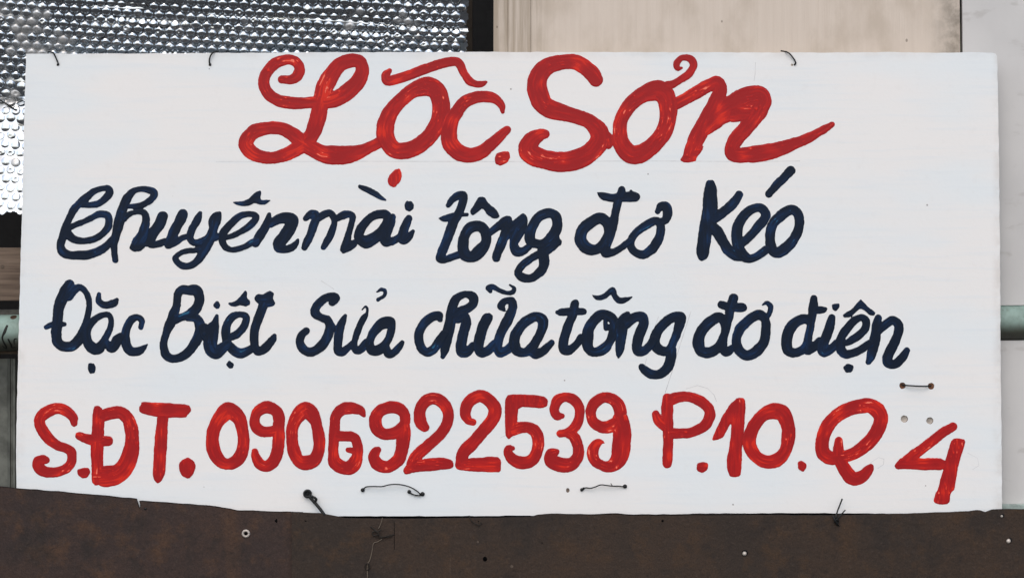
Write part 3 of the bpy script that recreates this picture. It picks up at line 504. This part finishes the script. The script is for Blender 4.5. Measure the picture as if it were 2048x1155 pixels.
def letter_field(sheet, strokes, step, seed):
    """signed distance (negative inside) of the union of strokes on a grid, plus brush coordinates"""
    ox, oy, k = SHEETS[sheet]
    prim, lo, hi = [], [], []
    for s in strokes:
        tag = s[0] if isinstance(s[0], str) else ''
        pts = s[1:] if tag else s
        if tag == 'P':
            q = chaikin([(ox+x/k, oy+y/k) for x, y in pts]); prim.append(('P', q)); lo.append(q.min(0)); hi.append(q.max(0))
        else:
            q = catmull([(ox+x/k, oy+y/k, w/k/2) for x, y, w in pts], tag == 'o'); prim.append(('S', q))
            lo.append((q[:, :2]-q[:, 2:]).min(0)); hi.append((q[:, :2]+q[:, 2:]).max(0))
    lo = np.floor(np.min(lo, 0))-3; hi = np.ceil(np.max(hi, 0))+3
    X, Y = np.meshgrid(np.arange(lo[0], hi[0]+step, step), np.arange(lo[1], hi[1]+step, step))
    D = np.full(X.shape, 1e3); A = np.zeros(X.shape); L = np.zeros(X.shape)
    for n, (kind, q) in enumerate(prim):
        d = np.full(X.shape, 1e3); arc = np.zeros(X.shape); lat = np.zeros(X.shape)
        if kind == 'S':
            s0 = n*97.0
            for i in range(len(q)-1):
                ax, ay, ar = q[i]; bx, by, br = q[i+1]
                m = max(ar, br)+5
                x0 = int(max(0, (min(ax, bx)-m-lo[0])//step)); x1 = int((max(ax, bx)+m-lo[0])//step+2)
                y0 = int(max(0, (min(ay, by)-m-lo[1])//step)); y1 = int((max(ay, by)+m-lo[1])//step+2)
                sl = (slice(y0, y1), slice(x0, x1))
                px, py = X[sl]-ax, Y[sl]-ay
                dx, dy = bx-ax, by-ay; l2 = dx*dx+dy*dy+1e-9
                t = np.clip((px*dx+py*dy)/l2, 0, 1)
                dd = np.hypot(px-t*dx, py-t*dy)-(ar+(br-ar)*t)
                side = (px*dy-py*dx)/np.sqrt(l2)
                w = dd < d[sl]
                d[sl] = np.where(w, dd, d[sl]); arc[sl] = np.where(w, s0+t*np.sqrt(l2), arc[sl]); lat[sl] = np.where(w, side, lat[sl])
                s0 += np.sqrt(l2)
        else:
            inside = np.zeros(X.shape, bool); best = np.full(X.shape, 1e3)
            for i in range(len(q)):
                a, b = q[i], q[(i+1) % len(q)]
                dx, dy = b-a; px, py = X-a[0], Y-a[1]
                t = np.clip((px*dx+py*dy)/(dx*dx+dy*dy+1e-9), 0, 1)
                best = np.minimum(best, np.hypot(px-t*dx, py-t*dy))
                c = ((a[1] > Y) != (b[1] > Y)) & (X < (b[0]-a[0])*(Y-a[1])/(b[1]-a[1]+1e-9)+a[0])
                inside ^= c
            d = np.where(inside, -best, best)
            ext = q.max(0)-q.min(0)
            arc, lat = (Y+n*97, X) if ext[1] > ext[0] else (X+n*97, Y)
        w = d < D
        D = np.where(w, d, D); A = np.where(w, arc, A); L = np.where(w, lat, L)
    # hand wobble of the brush edge
    D = D+.2+(vnoise(X/13, Y/13, seed)-.5)*1.5+(vnoise(X/4.1, Y/4.1, seed+5)-.5)*.7
    return X, Y, D, A, L
# ---------------------------------------------------------------- the setting
bm = bmesh.new(); bmesh.ops.create_grid(bm, x_segments=2, y_segments=2, size=120)
o = from_bm('ground', bm, M['asphalt']); o['kind'] = 'structure'
o = box('back_wall', -800, 2850, -500, 1560, .42, .50, M['void']); o['kind'] = 'structure'  # black sheet puts the darkness of the void into its colour

# plywood panel above the sign: three boards side by side with open joints
pw = empty('plywood_panel', at(1450, 560, .02), 'weathered beige plywood panel above the painted sign, beside the dark gap', 'panel')
for x0, x1, dy in ((988, 1015.6, .0012), (1016.2, 1061.2, .0004), (1061.9, 1918, 0)):
    a = [(x0, -360), (x1-(4 if x1 > 1900 else 0), -360), (x1+(3 if x1 > 1900 else 0), 130), (x1+(3 if x1 > 1900 else 0), 560), (x0-(2 if x0 < 1000 else 0), 560)]
    plate('plank', a, [], .020+dy, .031, M['beige'], pw)
sd_ = empty('timber_stud', at(938, 560, .05), 'dark brown timber stud showing between the foil and the black gap', 'stud')
box('post', 900, 945, -360, 420, .062, .095, M['stud'], sd_)
# pale grey panels on the right
g1 = empty('grey_panel', at(2060, 600, .05), 'smooth pale grey wall panel to the right of the sign, above the mint pipe', 'panel')
plate('sheet', [(1922, -360), (2400, -360), (2400, 605.5), (1900, 611.5), (1925.5, 130)], [], .0220, .0275, M['grey'], g1)
g2 = empty('grey_panel', at(2060, 1008, .05), 'smooth pale grey wall panel below the mint pipe', 'panel')
plate('sheet', [(1880, 681.5), (2400, 677.5), (2400, 1040), (1880, 1040)], [], .0205, .026, M['grey'], g2)
tl = empty('painted_rail', at(2060, 1018, .03), 'thin pale teal rail just above the rusty sheet at the right', 'rail')
box('bar', 1900, 2400, 1008, 1030, .012, .0195, M['teal'], tl)
# mint pipe running behind the sign
pipe = empty('painted_pipe', at(1024, 655, .03), 'chipped mint green pipe running behind the white sign', 'pipe')
bm = bmesh.new()
P0, P1 = at(-300, 668.5, .029), at(2360, 641.5, .029)
pp = [P0.lerp(P1, k/60) for k in range(61)]
PR = 36.2*UNIT*(1+.029/CAM_D)
tube_into(bm, pp, PR, 40)
from_bm('tube', bm, M['pipe'], pipe, True)
def on_pipe(px, py, lift=0):
    c = P0.lerp(P1, (px+300)/2660); q = at(px, py, .012)
    dz = max(-.93*PR, min(.93*PR, q.z-c.z))
    return Vector((q.x, c.y-math.sqrt((PR+lift)**2-dz*dz), c.z+dz))
for pts in ([(14.5,650,2.2),(11,660,3.0),(9.5,664,3.0),(6,671,1.8),(5,677,1.6),(7,684,1.7),(10,693,2.0),(8,697,1.6),(3,691,1.2)],
            [(16.5,677,1.8),(19,684,1.9),(21,690,2.0),(20.5,695,1.8),(28,694,1.3)], [(34,676.5,1.0),(29,678,1.3),(27.5,684,1.1),(28,688,.8)]):
    bm = bmesh.new(); sp = smooth_path([on_pipe(x, y) for x, y, r in pts], 4)
    rr = np.interp(np.linspace(0, len(pts)-1, len(sp)), range(len(pts)), [p[2] for p in pts])*UNIT
    tube_into(bm, sp, list(rr), 6)
    for v in bm.verts:                                   # flatten the stroke onto the pipe
        cc = P0.lerp(P1, (v.co.x-P0.x)/(P1.x-P0.x)); d = Vector((0, v.co.y-cc.y, v.co.z-cc.z)); l = d.length
        v.co = Vector((v.co.x, cc.y, cc.z))+d*((PR+.00012+.12*(l-PR))/l)
    from_bm('painted_scrawl', bm, M['scrawl'], pipe, True)
# left edge: plank, rails, cladding
w = empty('wooden_plank', at(0, 601, .03), 'old grey brown wooden plank behind the left edge of the sign', 'plank')
box('board', -300, 420, 495, 601, .028, .046, M['wood'], w)
bm = bmesh.new(); tube_into(bm, [at(5, 532.5, .0285), at(5, 532.5, .0272)], [4.2*UNIT, 3.6*UNIT], 12); from_bm('nail_head', bm, M['rail_brown'], w)
r1 = empty('steel_rail', at(0, 633, .03), 'flat grey steel rail under the wooden plank, above the mint pipe', 'rail')
box('bar', -300, 420, 618.5, 634.5, .0500, .058, M['rail'], r1)
r2 = empty('steel_rail', at(0, 706, .03), 'narrow brown steel strip under the left end of the mint pipe', 'rail')
box('bar', -300, 420, 701, 707.5, .0380, .058, M['rail_brown'], r2)
# grey green ribbed cladding, lower left
cl = empty('ribbed_cladding', at(0, 1000, .05), 'grey green ribbed metal cladding below the pipe, left of the sign', 'cladding')
prof = [(-300, 0), (-120, 0), (-112, -6), (-86, -6), (-78, 0), (14, 0), (18, -3), (20, -5), (22, -3.2), (24.5, -3), (26.5, -6), (30, -6.5), (33, -4.5), (36, -1), (60, 0), (200, 0), (208, -6), (240, -6), (248, 0), (420, 0)]
v, f = [], []
for x, d in prof:
    for py in (716.5, 1120): v.append(at(x, py, .058+d/1000))
for k in range(len(prof)-1): f.append((2*k, 2*k+1, 2*k+3, 2*k+2))
o = from_lists('sheet', v, f, M['cladding'], cl)
o.modifiers.new('thickness', 'SOLIDIFY').thickness = .0008

# ---------------------------------------------------------------- bubble foil
foil = empty('foil_insulation', at(400, 430, .03), 'silver bubble foil insulation sheet hanging behind the top of the sign', 'insulation')
prof_y = np.array([[-400, -.075], [-160, -.022], [0, .010], [60, .0212], [105, .0292], [150, .038], [190, .042], [260, .0385], [430, .0225]])
CR = [(-3.0, .062, .0030), (23.5, .055, .0022), (88.0, .050, .0026), (194.0, .05, .0060)]     # creases: row at the left edge, slope, depth
def foil_y(px, py):
    y = np.interp(py, prof_y[:, 0], prof_y[:, 1])
    y = y+.0022*(vnoise(np.asarray(px)/70., np.asarray(py)/34., 31)-.5)+.0012*(vnoise(np.asarray(px)/26., np.asarray(py)/11., 37)-.5)
    for c, s, d in CR:
        t = (py-(c+s*px+3*np.sin(px/61.)))/3.4
        on = np.clip((vnoise(np.asarray(px)/120., np.asarray(py)*0+c, 41)-.40)*5, 0, 1) if c < 150 else 1
        y = y+d*on*np.exp(-t*t)*np.where(t > 0, 1, .5)
    return y
def foil_right(py): return 936-py*.03+2.2*math.sin(py*.23)+1.5*math.sin(py*.71)
def foil_bottom(px): return 425+2.5*math.sin(px*.16+1)+1.8*math.sin(px*.37)
xs = np.linspace(0, 1, 331); ys = np.linspace(0, 1, 201)
V = []
for b in ys:
    for a in xs:
        py = -200+b*(200+427); px = -220+a*(220+936)
        if a == 1: px = foil_right(py)
        if b == 1: py = foil_bottom(px)
        V.append((px, py))
V = np.array(V); Y = foil_y(V[:, 0], V[:, 1])
F = [(j*331+i, (j+1)*331+i, (j+1)*331+i+1, j*331+i+1) for j in range(200) for i in range(330)]
o = from_lists('foil_sheet', [at(p[0], p[1], y) for p, y in zip(V, Y)], F, M['foil'], foil, True)
# bubble meshes: domes, some dented or collapsed
def dome(h, dents, seed, pw=3.8):
    rs = [0, .30, .52, .68, .80, .90, 1.0]; n = 16; rng = random.Random(seed); bm = bmesh.new()
    ds = [(rng.uniform(-.6, .6), rng.uniform(-.6, .6), rng.uniform(.25, .5)) for _ in range(dents)]
    def hh(x, y):
        r = math.hypot(x, y); z = h*(1-r**pw)
        for a, b, s in ds: z -= .55*h*math.exp(-((x-a)**2+(y-b)**2)/(s*s*.5))*(1-r)
        return z-.03
    top = bm.verts.new((0, 0, hh(0, 0))); rings = []
    for r in rs[1:]:
        rings.append([bm.verts.new((r*math.cos(2*math.pi*k/n), r*math.sin(2*math.pi*k/n), hh(r*math.cos(2*math.pi*k/n), r*math.sin(2*math.pi*k/n)))) for k in range(n)])
    for k in range(n): bm.faces.new((top, rings[0][k], rings[0][(k+1) % n]))
    for a, b in zip(rings, rings[1:]):
        for k in range(n): bm.faces.new((a[k], b[k], b[(k+1) % n], a[(k+1) % n]))
    me = bpy.data.meshes.new('bubble'); bm.to_mesh(me); bm.free(); me.materials.append(M['foil'])
    me.polygons.foreach_set('use_smooth', [True]*len(me.polygons))
    return me
DOMES = [dome(.46, 0, 1), dome(.50, 0, 2), dome(.42, 0, 3), dome(.44, 1, 4), dome(.42, 2, 5), dome(.40, 3, 6), dome(.26, 3, 7, 2.6), dome(.25, 0, 8, 2.0), dome(.26, 1, 10, 2.0), dome(.24, 2, 11, 2.0)]
spots = []
py0 = -150.0; row = 0
while py0 < 425:
    step = 15.7 if py0 < 120 else 17.2
    for i in range(-14, 48):
        px = (i+(row % 2)*.5)*21.2
        py = py0+px*.078-px*px*.000018
        if px < -200 or px > foil_right(py)-7 or py < -190 or py > foil_bottom(px)-7: continue
        spots.append((px, py))
    py0 += step; row += 1
def edge_of_sign(px, py): return py > 118 and px > 62
vis = [s for s in spots if -12 < s[0] and -12 < s[1] and not edge_of_sign(*s)]
vis.sort(key=lambda s: (s[1] > 112, -min(s[1]+9, 115-s[1])) if False else -min(s[1]+10, 30)-min(s[0]+10, 30))
chosen = set(vis[:300])
rb = random.Random(9); rest_v, rest_f = [], []
for px, py in spots:
    e = .8
    y = float(foil_y(px, py)); P = at(px, py, y)
    tx = at(px+e, py, float(foil_y(px+e*8, py)-y)/8+y)-P; tz = at(px, py-e, float(foil_y(px, py-e*8)-y)/8+y)-P
    nrm = tx.cross(tz).normalized()
    if nrm.y > 0: nrm = -nrm
    nrm = (nrm+Vector((rb.gauss(0, .07), 0, rb.gauss(0, .09)))).normalized()
    q = nrm.to_track_quat('Z', 'Y')
    crush = rb.random()+(px > 620)*.16+(px > 830)*.25+(py > 300)*.35
    k = rb.choice((0, 0, 1, 2)) if crush < .80 else rb.choice((3, 4, 5)) if crush < 1.12 else rb.choice((4, 5, 6))
    if py > 170: k = rb.choice((7, 7, 8, 9))
    rad = 10.25*UNIT*rb.uniform(.97, 1.03)
    mtx = Matrix.Translation(P) @ (q.to_matrix().to_4x4()) @ Matrix.Diagonal((rad, rad*(.89 if py < 120 else .96), rad, 1)) @ Matrix.Rotation(rb.uniform(0, 6.28), 4, 'Z')
    if (px, py) in chosen:
        b = bpy.data.objects.new('bubble', DOMES[k]); col.objects.link(b); b.parent = foil
        b.matrix_parent_inverse = Matrix.Translation(-foil.location); b.matrix_basis = mtx
    else:
        n0 = len(rest_v); me = DOMES[k]
        rest_v += [mtx @ vv.co for vv in me.vertices]
        rest_f += [[n0+i for i in p.vertices] for p in me.polygons]
o = from_lists('bubble_field', rest_v, rest_f, M['foil'], foil, True); o['kind'] = 'stuff'
bm = bmesh.new()
wire_into(bm, [(-60, 178, -38), (-10, 196, -38), (8, 205, -38), (22, 214, -38), (32, 220, -40), (60, 226, -44)], 1.6)
tag(from_bm('loose_wire', bm, M['wire'], None, True), 'thin dark wire lying across the crease in the foil, left of the sign', 'wire')

# ---------------------------------------------------------------- the sign
sign = empty('painted_sign', at(1024, 1025, 0), 'white hand painted sign board with red and navy lettering', 'sign')
outline = [(52, 108), (300, 107), (600, 105), (1000, 104), (1500, 105), (1700, 105.4), (1790, 104.2), (1860, 105.5), (1960, 104.8), (1984, 105.6), (1991, 107.5), (1994, 112),
           (1996, 200), (1998, 330), (2000, 520), (2001, 700), (2003, 860), (2004, 1000), (2004, 1024), (1930, 1030), (1800, 1026), (1600, 1025), (1400, 1025.5), (1200, 1034), (1100, 1034), (1060, 1030), (900, 1031), (690, 1031), (640, 1034), (400, 1034), (33, 1030),
           (32, 900), (35, 760), (39, 610), (42, 480), (45, 380), (48, 250)]
dens = []
for (x0, y0), (x1, y1) in zip(outline, outline[1:]+outline[:1]):
    n = max(1, int(math.hypot(x1-x0, y1-y0)/12))
    for k in range(n):
        w_ = random.uniform(-.55, .55) if n > 1 and k else 0
        dens.append((x0+(x1-x0)*k/n+(w_ if abs(y1-y0) > abs(x1-x0) else 0), y0+(y1-y0)*k/n+(w_ if abs(x1-x0) > abs(y1-y0) else 0)))
holes = [circle(1808.5, 837, 7.2), circle(1859.5, 840.5, 7.0), circle(1805, 770.5, 6.6), circle(1862, 771.5, 6.6), circle(1135.5, 979.5, 3.6, 10, 4.8),
         circle(115.5, 130, 2.6, 8), circle(420, 130, 2.8, 8), circle(1584, 130, 2.4, 8)]
board = plate('board', dens, holes, 0, .0042, M['board'], sign)
board.data.materials.append(M['edge'])
for p in board.data.polygons:
    if abs(p.normal.y) < .5: p.material_index = 1
# stained backs of the two wired holes and the plugged ones
for x, y in ((1805, 770.5), (1862, 771.5)):
    bm = bmesh.new(); tube_into(bm, [at(x, y, .0042), at(x, y, .0009)], [6.9*UNIT]*2, 14); from_bm('rusted_plug', bm, M['wire_rust'], sign)
for x, y in ((1808.5, 837), (1859.5, 840.5)):
    bm = bmesh.new(); tube_into(bm, [at(x, y, .0050), at(x, y, .0030)], [7.4*UNIT]*2, 14); from_bm('hole_plug', bm, M['pale'], sign)
bm = bmesh.new(); tube_into(bm, [at(1135.5, 979.5, .0042), at(1135.5, 979.5, .0012)], [4.6*UNIT]*2, 12); from_bm('hole_plug', bm, M['stain'], sign)
# pencil guide lines left on the paint
def pencil(pts, wd=.55):
    v, f = [], []
    for k, (x, y) in enumerate(pts):
        x0, y0 = pts[max(k-1, 0)]; x1, y1 = pts[min(k+1, len(pts)-1)]; l = math.hypot(x1-x0, y1-y0); nx, ny = -(y1-y0)/l*wd, (x1-x0)/l*wd
        v += [at(x+nx, y+ny, -.00006), at(x-nx, y-ny, -.00006)]
    for k in range(len(pts)-1): f.append((2*k, 2*k+1, 2*k+3, 2*k+2))
    from_lists('pencil_line', v, f, M['graphite'], sign)
pencil([(432, 323), (700, 322.6), (1000, 323), (1300, 322), (1500, 323), (1600, 322)], .35)
pencil([(1382, 622), (1360, 690), (1345, 740), (1330, 786)], .5)
pencil([(1317, 633), (1307, 660)], .4); pencil([(1293, 716), (1290, 730)], .4)
pencil([(1372, 777), (1395, 770), (1415, 776), (1428, 789), (1433, 802)], .4)
pencil([(1740, 925), (1757, 914), (1768, 917), (1767, 928), (1755, 936)], .35)
pencil([(642, 561), (655, 569), (668, 578)], .35); pencil([(1935, 905), (1955, 915), (1958, 930), (1945, 938)], .3)
pencil([(1511, 125), (1510, 150), (1508, 162)], .35); pencil([(1000, 875), (1015, 868), (1030, 875)], .3)
# brush painted letters
STEP = 1.25
for n, (kind, what, colour, sheet, strokes) in enumerate(LETTERS):
    X, Y, D, A, L = letter_field(sheet, strokes, STEP, n*7+3)
    gy, gx = np.gradient(D, STEP)
    ins = D < 0
    cell = ins[:-1, :-1] | ins[1:, :-1] | ins[:-1, 1:] | ins[1:, 1:]
    gl = np.maximum(np.hypot(gx, gy), .35)
    out = D > 0
    Xs = np.where(out, X-np.clip(D, 0, 2)*gx/gl/gl*.98, X); Ys = np.where(out, Y-np.clip(D, 0, 2)*gy/gl/gl*.98, Y)
    streak = vnoise(A/24, L/3.4, n*3+1)*.40+vnoise(A/12, L/1.3, n*3+2)*.22+vnoise(X/24, Y/24, n)*.53
    tone = np.clip((streak-.46)*1.75, 0, .82)
    glint = np.clip((vnoise(A/9, L/2.0, n+91)-.74)*6, 0, 1)*np.clip((vnoise(X/36, Y/36, n+17)-.50)*6, 0, 1)*np.clip((-D-1)/2, 0, 1)  # wet paint highlights, painted into the tone as pale spots
    tone = np.clip(tone+glint*(.75 if colour == 'red' else .45), 0, 1)
    h = np.clip(-D/3.2, 0, 1); h = h*(2-h)
    lvl = .00010+.00007*(n % 3)
    Z = -(lvl+.00011*h+.00007*np.clip(1-np.abs(-D-3)/2.4, 0, 1)+.00006*(streak-.5)*h+.00010*glint)
    jj, ii = np.nonzero(cell); w_ = X.shape[1]
    quads = np.stack([jj*w_+ii, (jj+1)*w_+ii, (jj+1)*w_+ii+1, jj*w_+ii+1], 1)
    used, inv = np.unique(quads, return_inverse=True); quads = inv.reshape(quads.shape)
    k = UNIT*(1+Z.ravel()[used]/CAM_D)
    co = np.stack([(Xs.ravel()[used]-1024)*k, Z.ravel()[used], ZC+(577.5-Ys.ravel()[used])*k], 1).astype(np.float32)
    me = bpy.data.meshes.new(kind)
    me.vertices.add(len(co)); me.vertices.foreach_set('co', co.ravel())
    me.loops.add(quads.size); me.loops.foreach_set('vertex_index', quads.ravel().astype(np.int32))
    me.polygons.add(len(quads)); me.polygons.foreach_set('loop_start', np.arange(0, quads.size, 4, dtype=np.int32))
    me.update(calc_edges=True); me.validate()
    at_ = me.attributes.new('tone', 'FLOAT', 'POINT'); at_.data.foreach_set('value', tone.ravel()[used].astype(np.float32))
    o = link('painted_'+kind, me, M[colour], sign, True)
    o['label'] = ('red' if colour == 'red' else 'navy')+' brush painted '+(what if kind == 'full_stop' else kind+' '+what)

# ---------------------------------------------------------------- tie wires on the sign
def wire_thing(name, label, paths, balls=(), mat='wire', group=None):
    bm = bmesh.new()
    for pts, r in paths: wire_into(bm, pts, r)
    for b in balls: ball_into(bm, *b)
    return tag(from_bm(name, bm, M[mat], None, True), label, 'wire', group)
wire_thing('wire_hook', 'dark wire hooked over the top edge of the sign near its upper left corner', [([(96, 104, -8), (102, 104.5, -3), (106, 105, 2.2), (110, 112, 2.4), (114, 121, 1.6), (116.5, 128.5, .5), (115.5, 131, -2)], 1.45)], [(116.5, 128.5, .4, 2.5)])
wire_thing('wire_hook', 'dark wire hooked over the top edge of the sign, left of the big red L', [([(436, 103.5, -8), (431, 104, -3), (426, 105.5, 2.2), (421, 112, 2.4), (418.6, 121, 1.6), (419.6, 129, .5), (420.5, 131, -2)], 1.5)], [(420, 129, .4, 2.8), (418.5, 138, .0, .8)])
wire_thing('wire_hook', 'dark wire hooked over the top edge of the sign under the plywood panel', [([(1562, 102, -8), (1568, 103, -3), (1573, 104, 2.2), (1579, 107.5, 2.6), (1585.5, 115, 2.2), (1591, 124, 1.4), (1590.5, 128.5, .6), (1587, 130.5, -2)], 1.45)], [(1589.5, 129, .3, 2.2)])
wire_thing('wire_staple', 'short straight dark wire between two rusty holes above the red 4', [([(1803, 768.5, -2), (1808, 769.5, 1.2), (1820, 770.5, 3.6), (1835, 771.6, 4.2), (1850, 771.8, 3.4), (1859, 771, 1), (1863, 770, -2)], 1.5)])
wire_thing('wire_staple', 'long bowed dark wire loop below the red 9 and 2, with doubled end', [([(724, 981, -1.5), (727, 977, 1), (733, 972.6, 2.6), (748, 971.8, 4), (764, 972, 4.6), (778, 968.6, 5), (794, 967.6, 5), (810, 970, 4.6), (824, 975, 3.6), (835, 982, 2.4), (841, 988, .8), (843, 990, -2)], 1.3), ([(816, 979, -1.5), (819, 984, 1), (828, 988.5, 2), (838, 990, 1.8), (846, 987.5, .4)], 1.4)],
           [(725.5, 979, .6, 4.2), (818.5, 982.5, .8, 4.0), (845, 987, .4, 4.6)])
wire_thing('wire_staple', 'bent dark wire staple with a burr, below the red 3 and 9', [([(1161, 979, -1), (1165, 976.5, 1), (1172, 974.4, 2.2), (1181, 975.4, 3), (1191, 972.6, 3.8), (1201, 968.8, 4.4), (1212, 969.6, 4.2), (1224, 971, 3.6), (1238, 971.3, 2.6), (1248, 972.4, 1.2), (1251, 972, -1.5)], 1.25), ([(1226, 971, 3.4), (1223.5, 969, 3.8), (1221.6, 965.5, 4.2)], .8)],
           [(1163.5, 978.4, .4, 3.6), (1167, 975.8, .8, 2.6), (1250, 971.6, .4, 4.3)])
# twisted eyelet wire at the lower left
bm = bmesh.new()
ring = [at(615+6.2*math.cos(t), 986.5+6.2*math.sin(t), -.0032) for t in np.linspace(0, 2*math.pi, 22)]
tube_into(bm, ring, 2.9*UNIT, 8); ball_into(bm, 614.5, 987, 1.2, 4.2)
wire_into(bm, [(618, 991, 3.4), (624, 998, 3.8), (632, 1007, 5), (641, 1018, 7.5), (648, 1028, 9.2), (650, 1034, 7)], 3.3)
wire_into(bm, [(624, 992, 4), (629, 994, 5.5), (632.5, 997.5, 5.5), (630, 1002, 5), (626, 1003, 4.5)], 2.6)
tag(from_bm('twisted_wire', bm, M['wire'], None, True), 'thick twisted wire with an eyelet reaching from the rusty sheet onto the sign', 'wire')

# ---------------------------------------------------------------- rusty sheets along the bottom
def jag(pts, amp=.7, step=14):
    out = []
    for (x0, y0), (x1, y1) in zip(pts, pts[1:]):
        n = max(1, int(math.hypot(x1-x0, y1-y0)/step))
        for k in range(n): out.append((x0+(x1-x0)*k/n, y0+(y1-y0)*k/n+(random.uniform(-amp, amp) if k else 0)))
    return out+[pts[-1]]
def wavy(c, a=.0013): return a*math.sin(c.x*9+.4)+a*.7*math.sin(c.x*23+c.z*7)
s1 = empty('rusty_sheet', at(280, 1400, -.008), 'purple brown rusty steel sheet with a torn top edge and an eyelet', 'metal sheet', 'rusty sheets along the bottom')
top1 = jag([(-320, 948), (0, 972), (32, 975.5), (130, 983), (273.5, 996.5)])+[(275.5, 1004), (277.6, 1012.5), (279.6, 1015), (281.6, 1010), (280.5, 1004), (279, 1000.8)]+jag([(284, 1000.6), (318, 1003), (380, 1007), (430, 1011.5), (475, 1020), (505, 1020), (560, 1022.5), (606, 1023.5)])
plate('sheet', top1+[(606, 1420), (-320, 1420)], [circle(552.5, 1040.5, 2.6, 10, 4.2, .25), circle(491.8, 1066, 3.6, 12)], -.0072, -.0062, M['rust_left'], s1)
def rim(pts, y, s):  # dark tube drawn as the contact shadow line along a sheet's top edge
    bm = bmesh.new(); tube_into(bm, [at(px, py+.4, y) for px, py in pts], 1.15*UNIT, 6); from_bm('edge_shade_line', bm, M['rim'], s, True)
rim(top1, -.0068, s1)
bm = bmesh.new()
tube_into(bm, [at(491.8+6.0*math.cos(t), 1066+6.0*math.sin(t), -.0074) for t in np.linspace(0, 2*math.pi, 25)], 2.4*UNIT, 8); from_bm('eyelet', bm, M['pale'], s1, True)
bm = bmesh.new(); tube_into(bm, [at(291, 1016.5, -.0070), at(291, 1016.5, -.0080)], [3.0*UNIT, 1.8*UNIT], 9); from_bm('rivet_or_shade', bm, M['wire'], s1, True)
s2 = empty('rusty_sheet', at(1300, 1400, -.01), 'long dark brown rusty steel sheet with small holes, under most of the sign', 'metal sheet', 'rusty sheets along the bottom')
top2 = jag([(583.5, 1024), (640, 1025.4), (662, 1029.5), (690, 1035.5), (790, 1036.5), (900, 1035.5), (1000, 1034.5), (1060, 1033), (1076, 1028.5), (1102, 1026.4), (1190, 1027.8), (1235, 1025.8), (1268, 1028.5), (1400, 1027.6), (1500, 1028.6), (1600, 1029.6), (1700, 1029.2), (1800, 1026.4), (1900, 1023.4), (1938, 1021.5)], .55)+[(1952, 1019.4), (1960, 1019.8), (1966, 1022), (1971, 1023.2), (1977, 1020.8), (1984, 1018.2)]+jag([(1994, 1017.8), (2048, 1017.6), (2380, 1012)], .5)
h2 = [circle(970, 1117, 4.6, 12, 5.2), circle(1325.5, 1041, 2.6, 9), circle(611, 1041, 2.0, 8, 1.6), circle(957, 1042, 1.6, 8), [(787.8, 1043), (789.0, 1041), (789.3, 1070), (789.1, 1098), (788.0, 1099), (788.2, 1070)], circle(1084, 1085, 1.5, 8)]
plate('sheet', top2+[(2380, 1420), (583.5, 1420)], h2, -.0102, -.0090, M['rust_right'], s2, lambda c: wavy(c, .0003))
rim(top2, -.0096, s2)
for x, y, r in ((1489, 1106, 4.4), (2017, 1081, 4.6), (2003.5, 1031.5, 2.8)):
    bm = bmesh.new(); tube_into(bm, [at(x+.8, y-2, -.0090), at(x+.8, y-2, -.0106)], [(r+1.6)*UNIT, (r+1.2)*UNIT], 12); rv = from_bm('rivet_or_shade', bm, M['void'], s2, True)  # black disc stands in for the shadow beside each pale dot
    bm = bmesh.new(); tube_into(bm, [at(x, y, -.0100), at(x, y, -.0112), at(x, y, -.0118)], [r*UNIT, r*.9*UNIT, r*.4*UNIT], 12); from_bm('rivet_head', bm, M['pale'], s2, True)
# wires and thread on the rusty sheets
wire_thing('twisted_wire', 'tangled dark wire twist on the rusty sheet, left of the short slit', [([(741, 1052, 11), (748, 1057, 12), (756, 1062, 13), (763, 1058, 13)], 1.2), ([(744, 1064, 12), (752, 1061, 13), (757, 1068, 13), (748, 1070, 12), (744, 1065, 11.5)], 1.3), ([(755, 1069, 12), (765, 1073, 13), (778, 1070, 12), (788, 1068, 10.5)], 1.1), ([(757, 1075, 12), (768, 1074, 12.5), (784, 1072, 11)], .9)], mat='wire_old')
wire_thing('loose_thread', 'pale frayed thread hanging from the tangled wire down the rusty sheet', [([(765, 1034, 10), (762, 1045, 10.6), (757, 1056, 11.5)], .7), ([(764, 1077, 11.5), (756, 1082, 11), (747, 1086, 10.8), (744, 1102, 10.6), (740, 1118, 10.6), (735, 1130, 10.8), (735, 1165, 10.8)], .75)], mat='thread')
wire_thing('twisted_wire', 'small dark wire ring dangling low on the pale thread', [([(731, 1128, 11), (735, 1126, 11.8), (739, 1130, 11.8), (738, 1137, 11.5), (733, 1139, 11.2), (730, 1134, 11), (731, 1128, 11)], .9)], mat='wire_old')
wire_thing('bent_wire', 'thin curved wire stub at the top of the rusty sheet, below the red 2', [([(938, 1030, 9), (941, 1038, 11), (948, 1045, 12), (957, 1049.5, 12), (962, 1047, 11.5), (961, 1043, 11)], .95)], mat='wire_old')
wire_thing('twisted_wire', 'dark wire knot with two upright ends sticking up over the sign below the Q', [([(1684.5, 996.5, 5), (1680, 1008, 7), (1675, 1021, 9.5), (1672, 1033, 12), (1673, 1044, 11)], 1.5), ([(1690.5, 1019, 9), (1684, 1026, 11), (1677, 1034, 12.5), (1671, 1041, 12)], 1.3), ([(1667, 1031, 11), (1669, 1038, 13), (1674, 1046, 12.5), (1677, 1050, 10.5)], 1.6), ([(1668, 1044, 11.5), (1673, 1038, 13), (1677, 1042, 12), (1672, 1048, 11.5)], 1.4)])
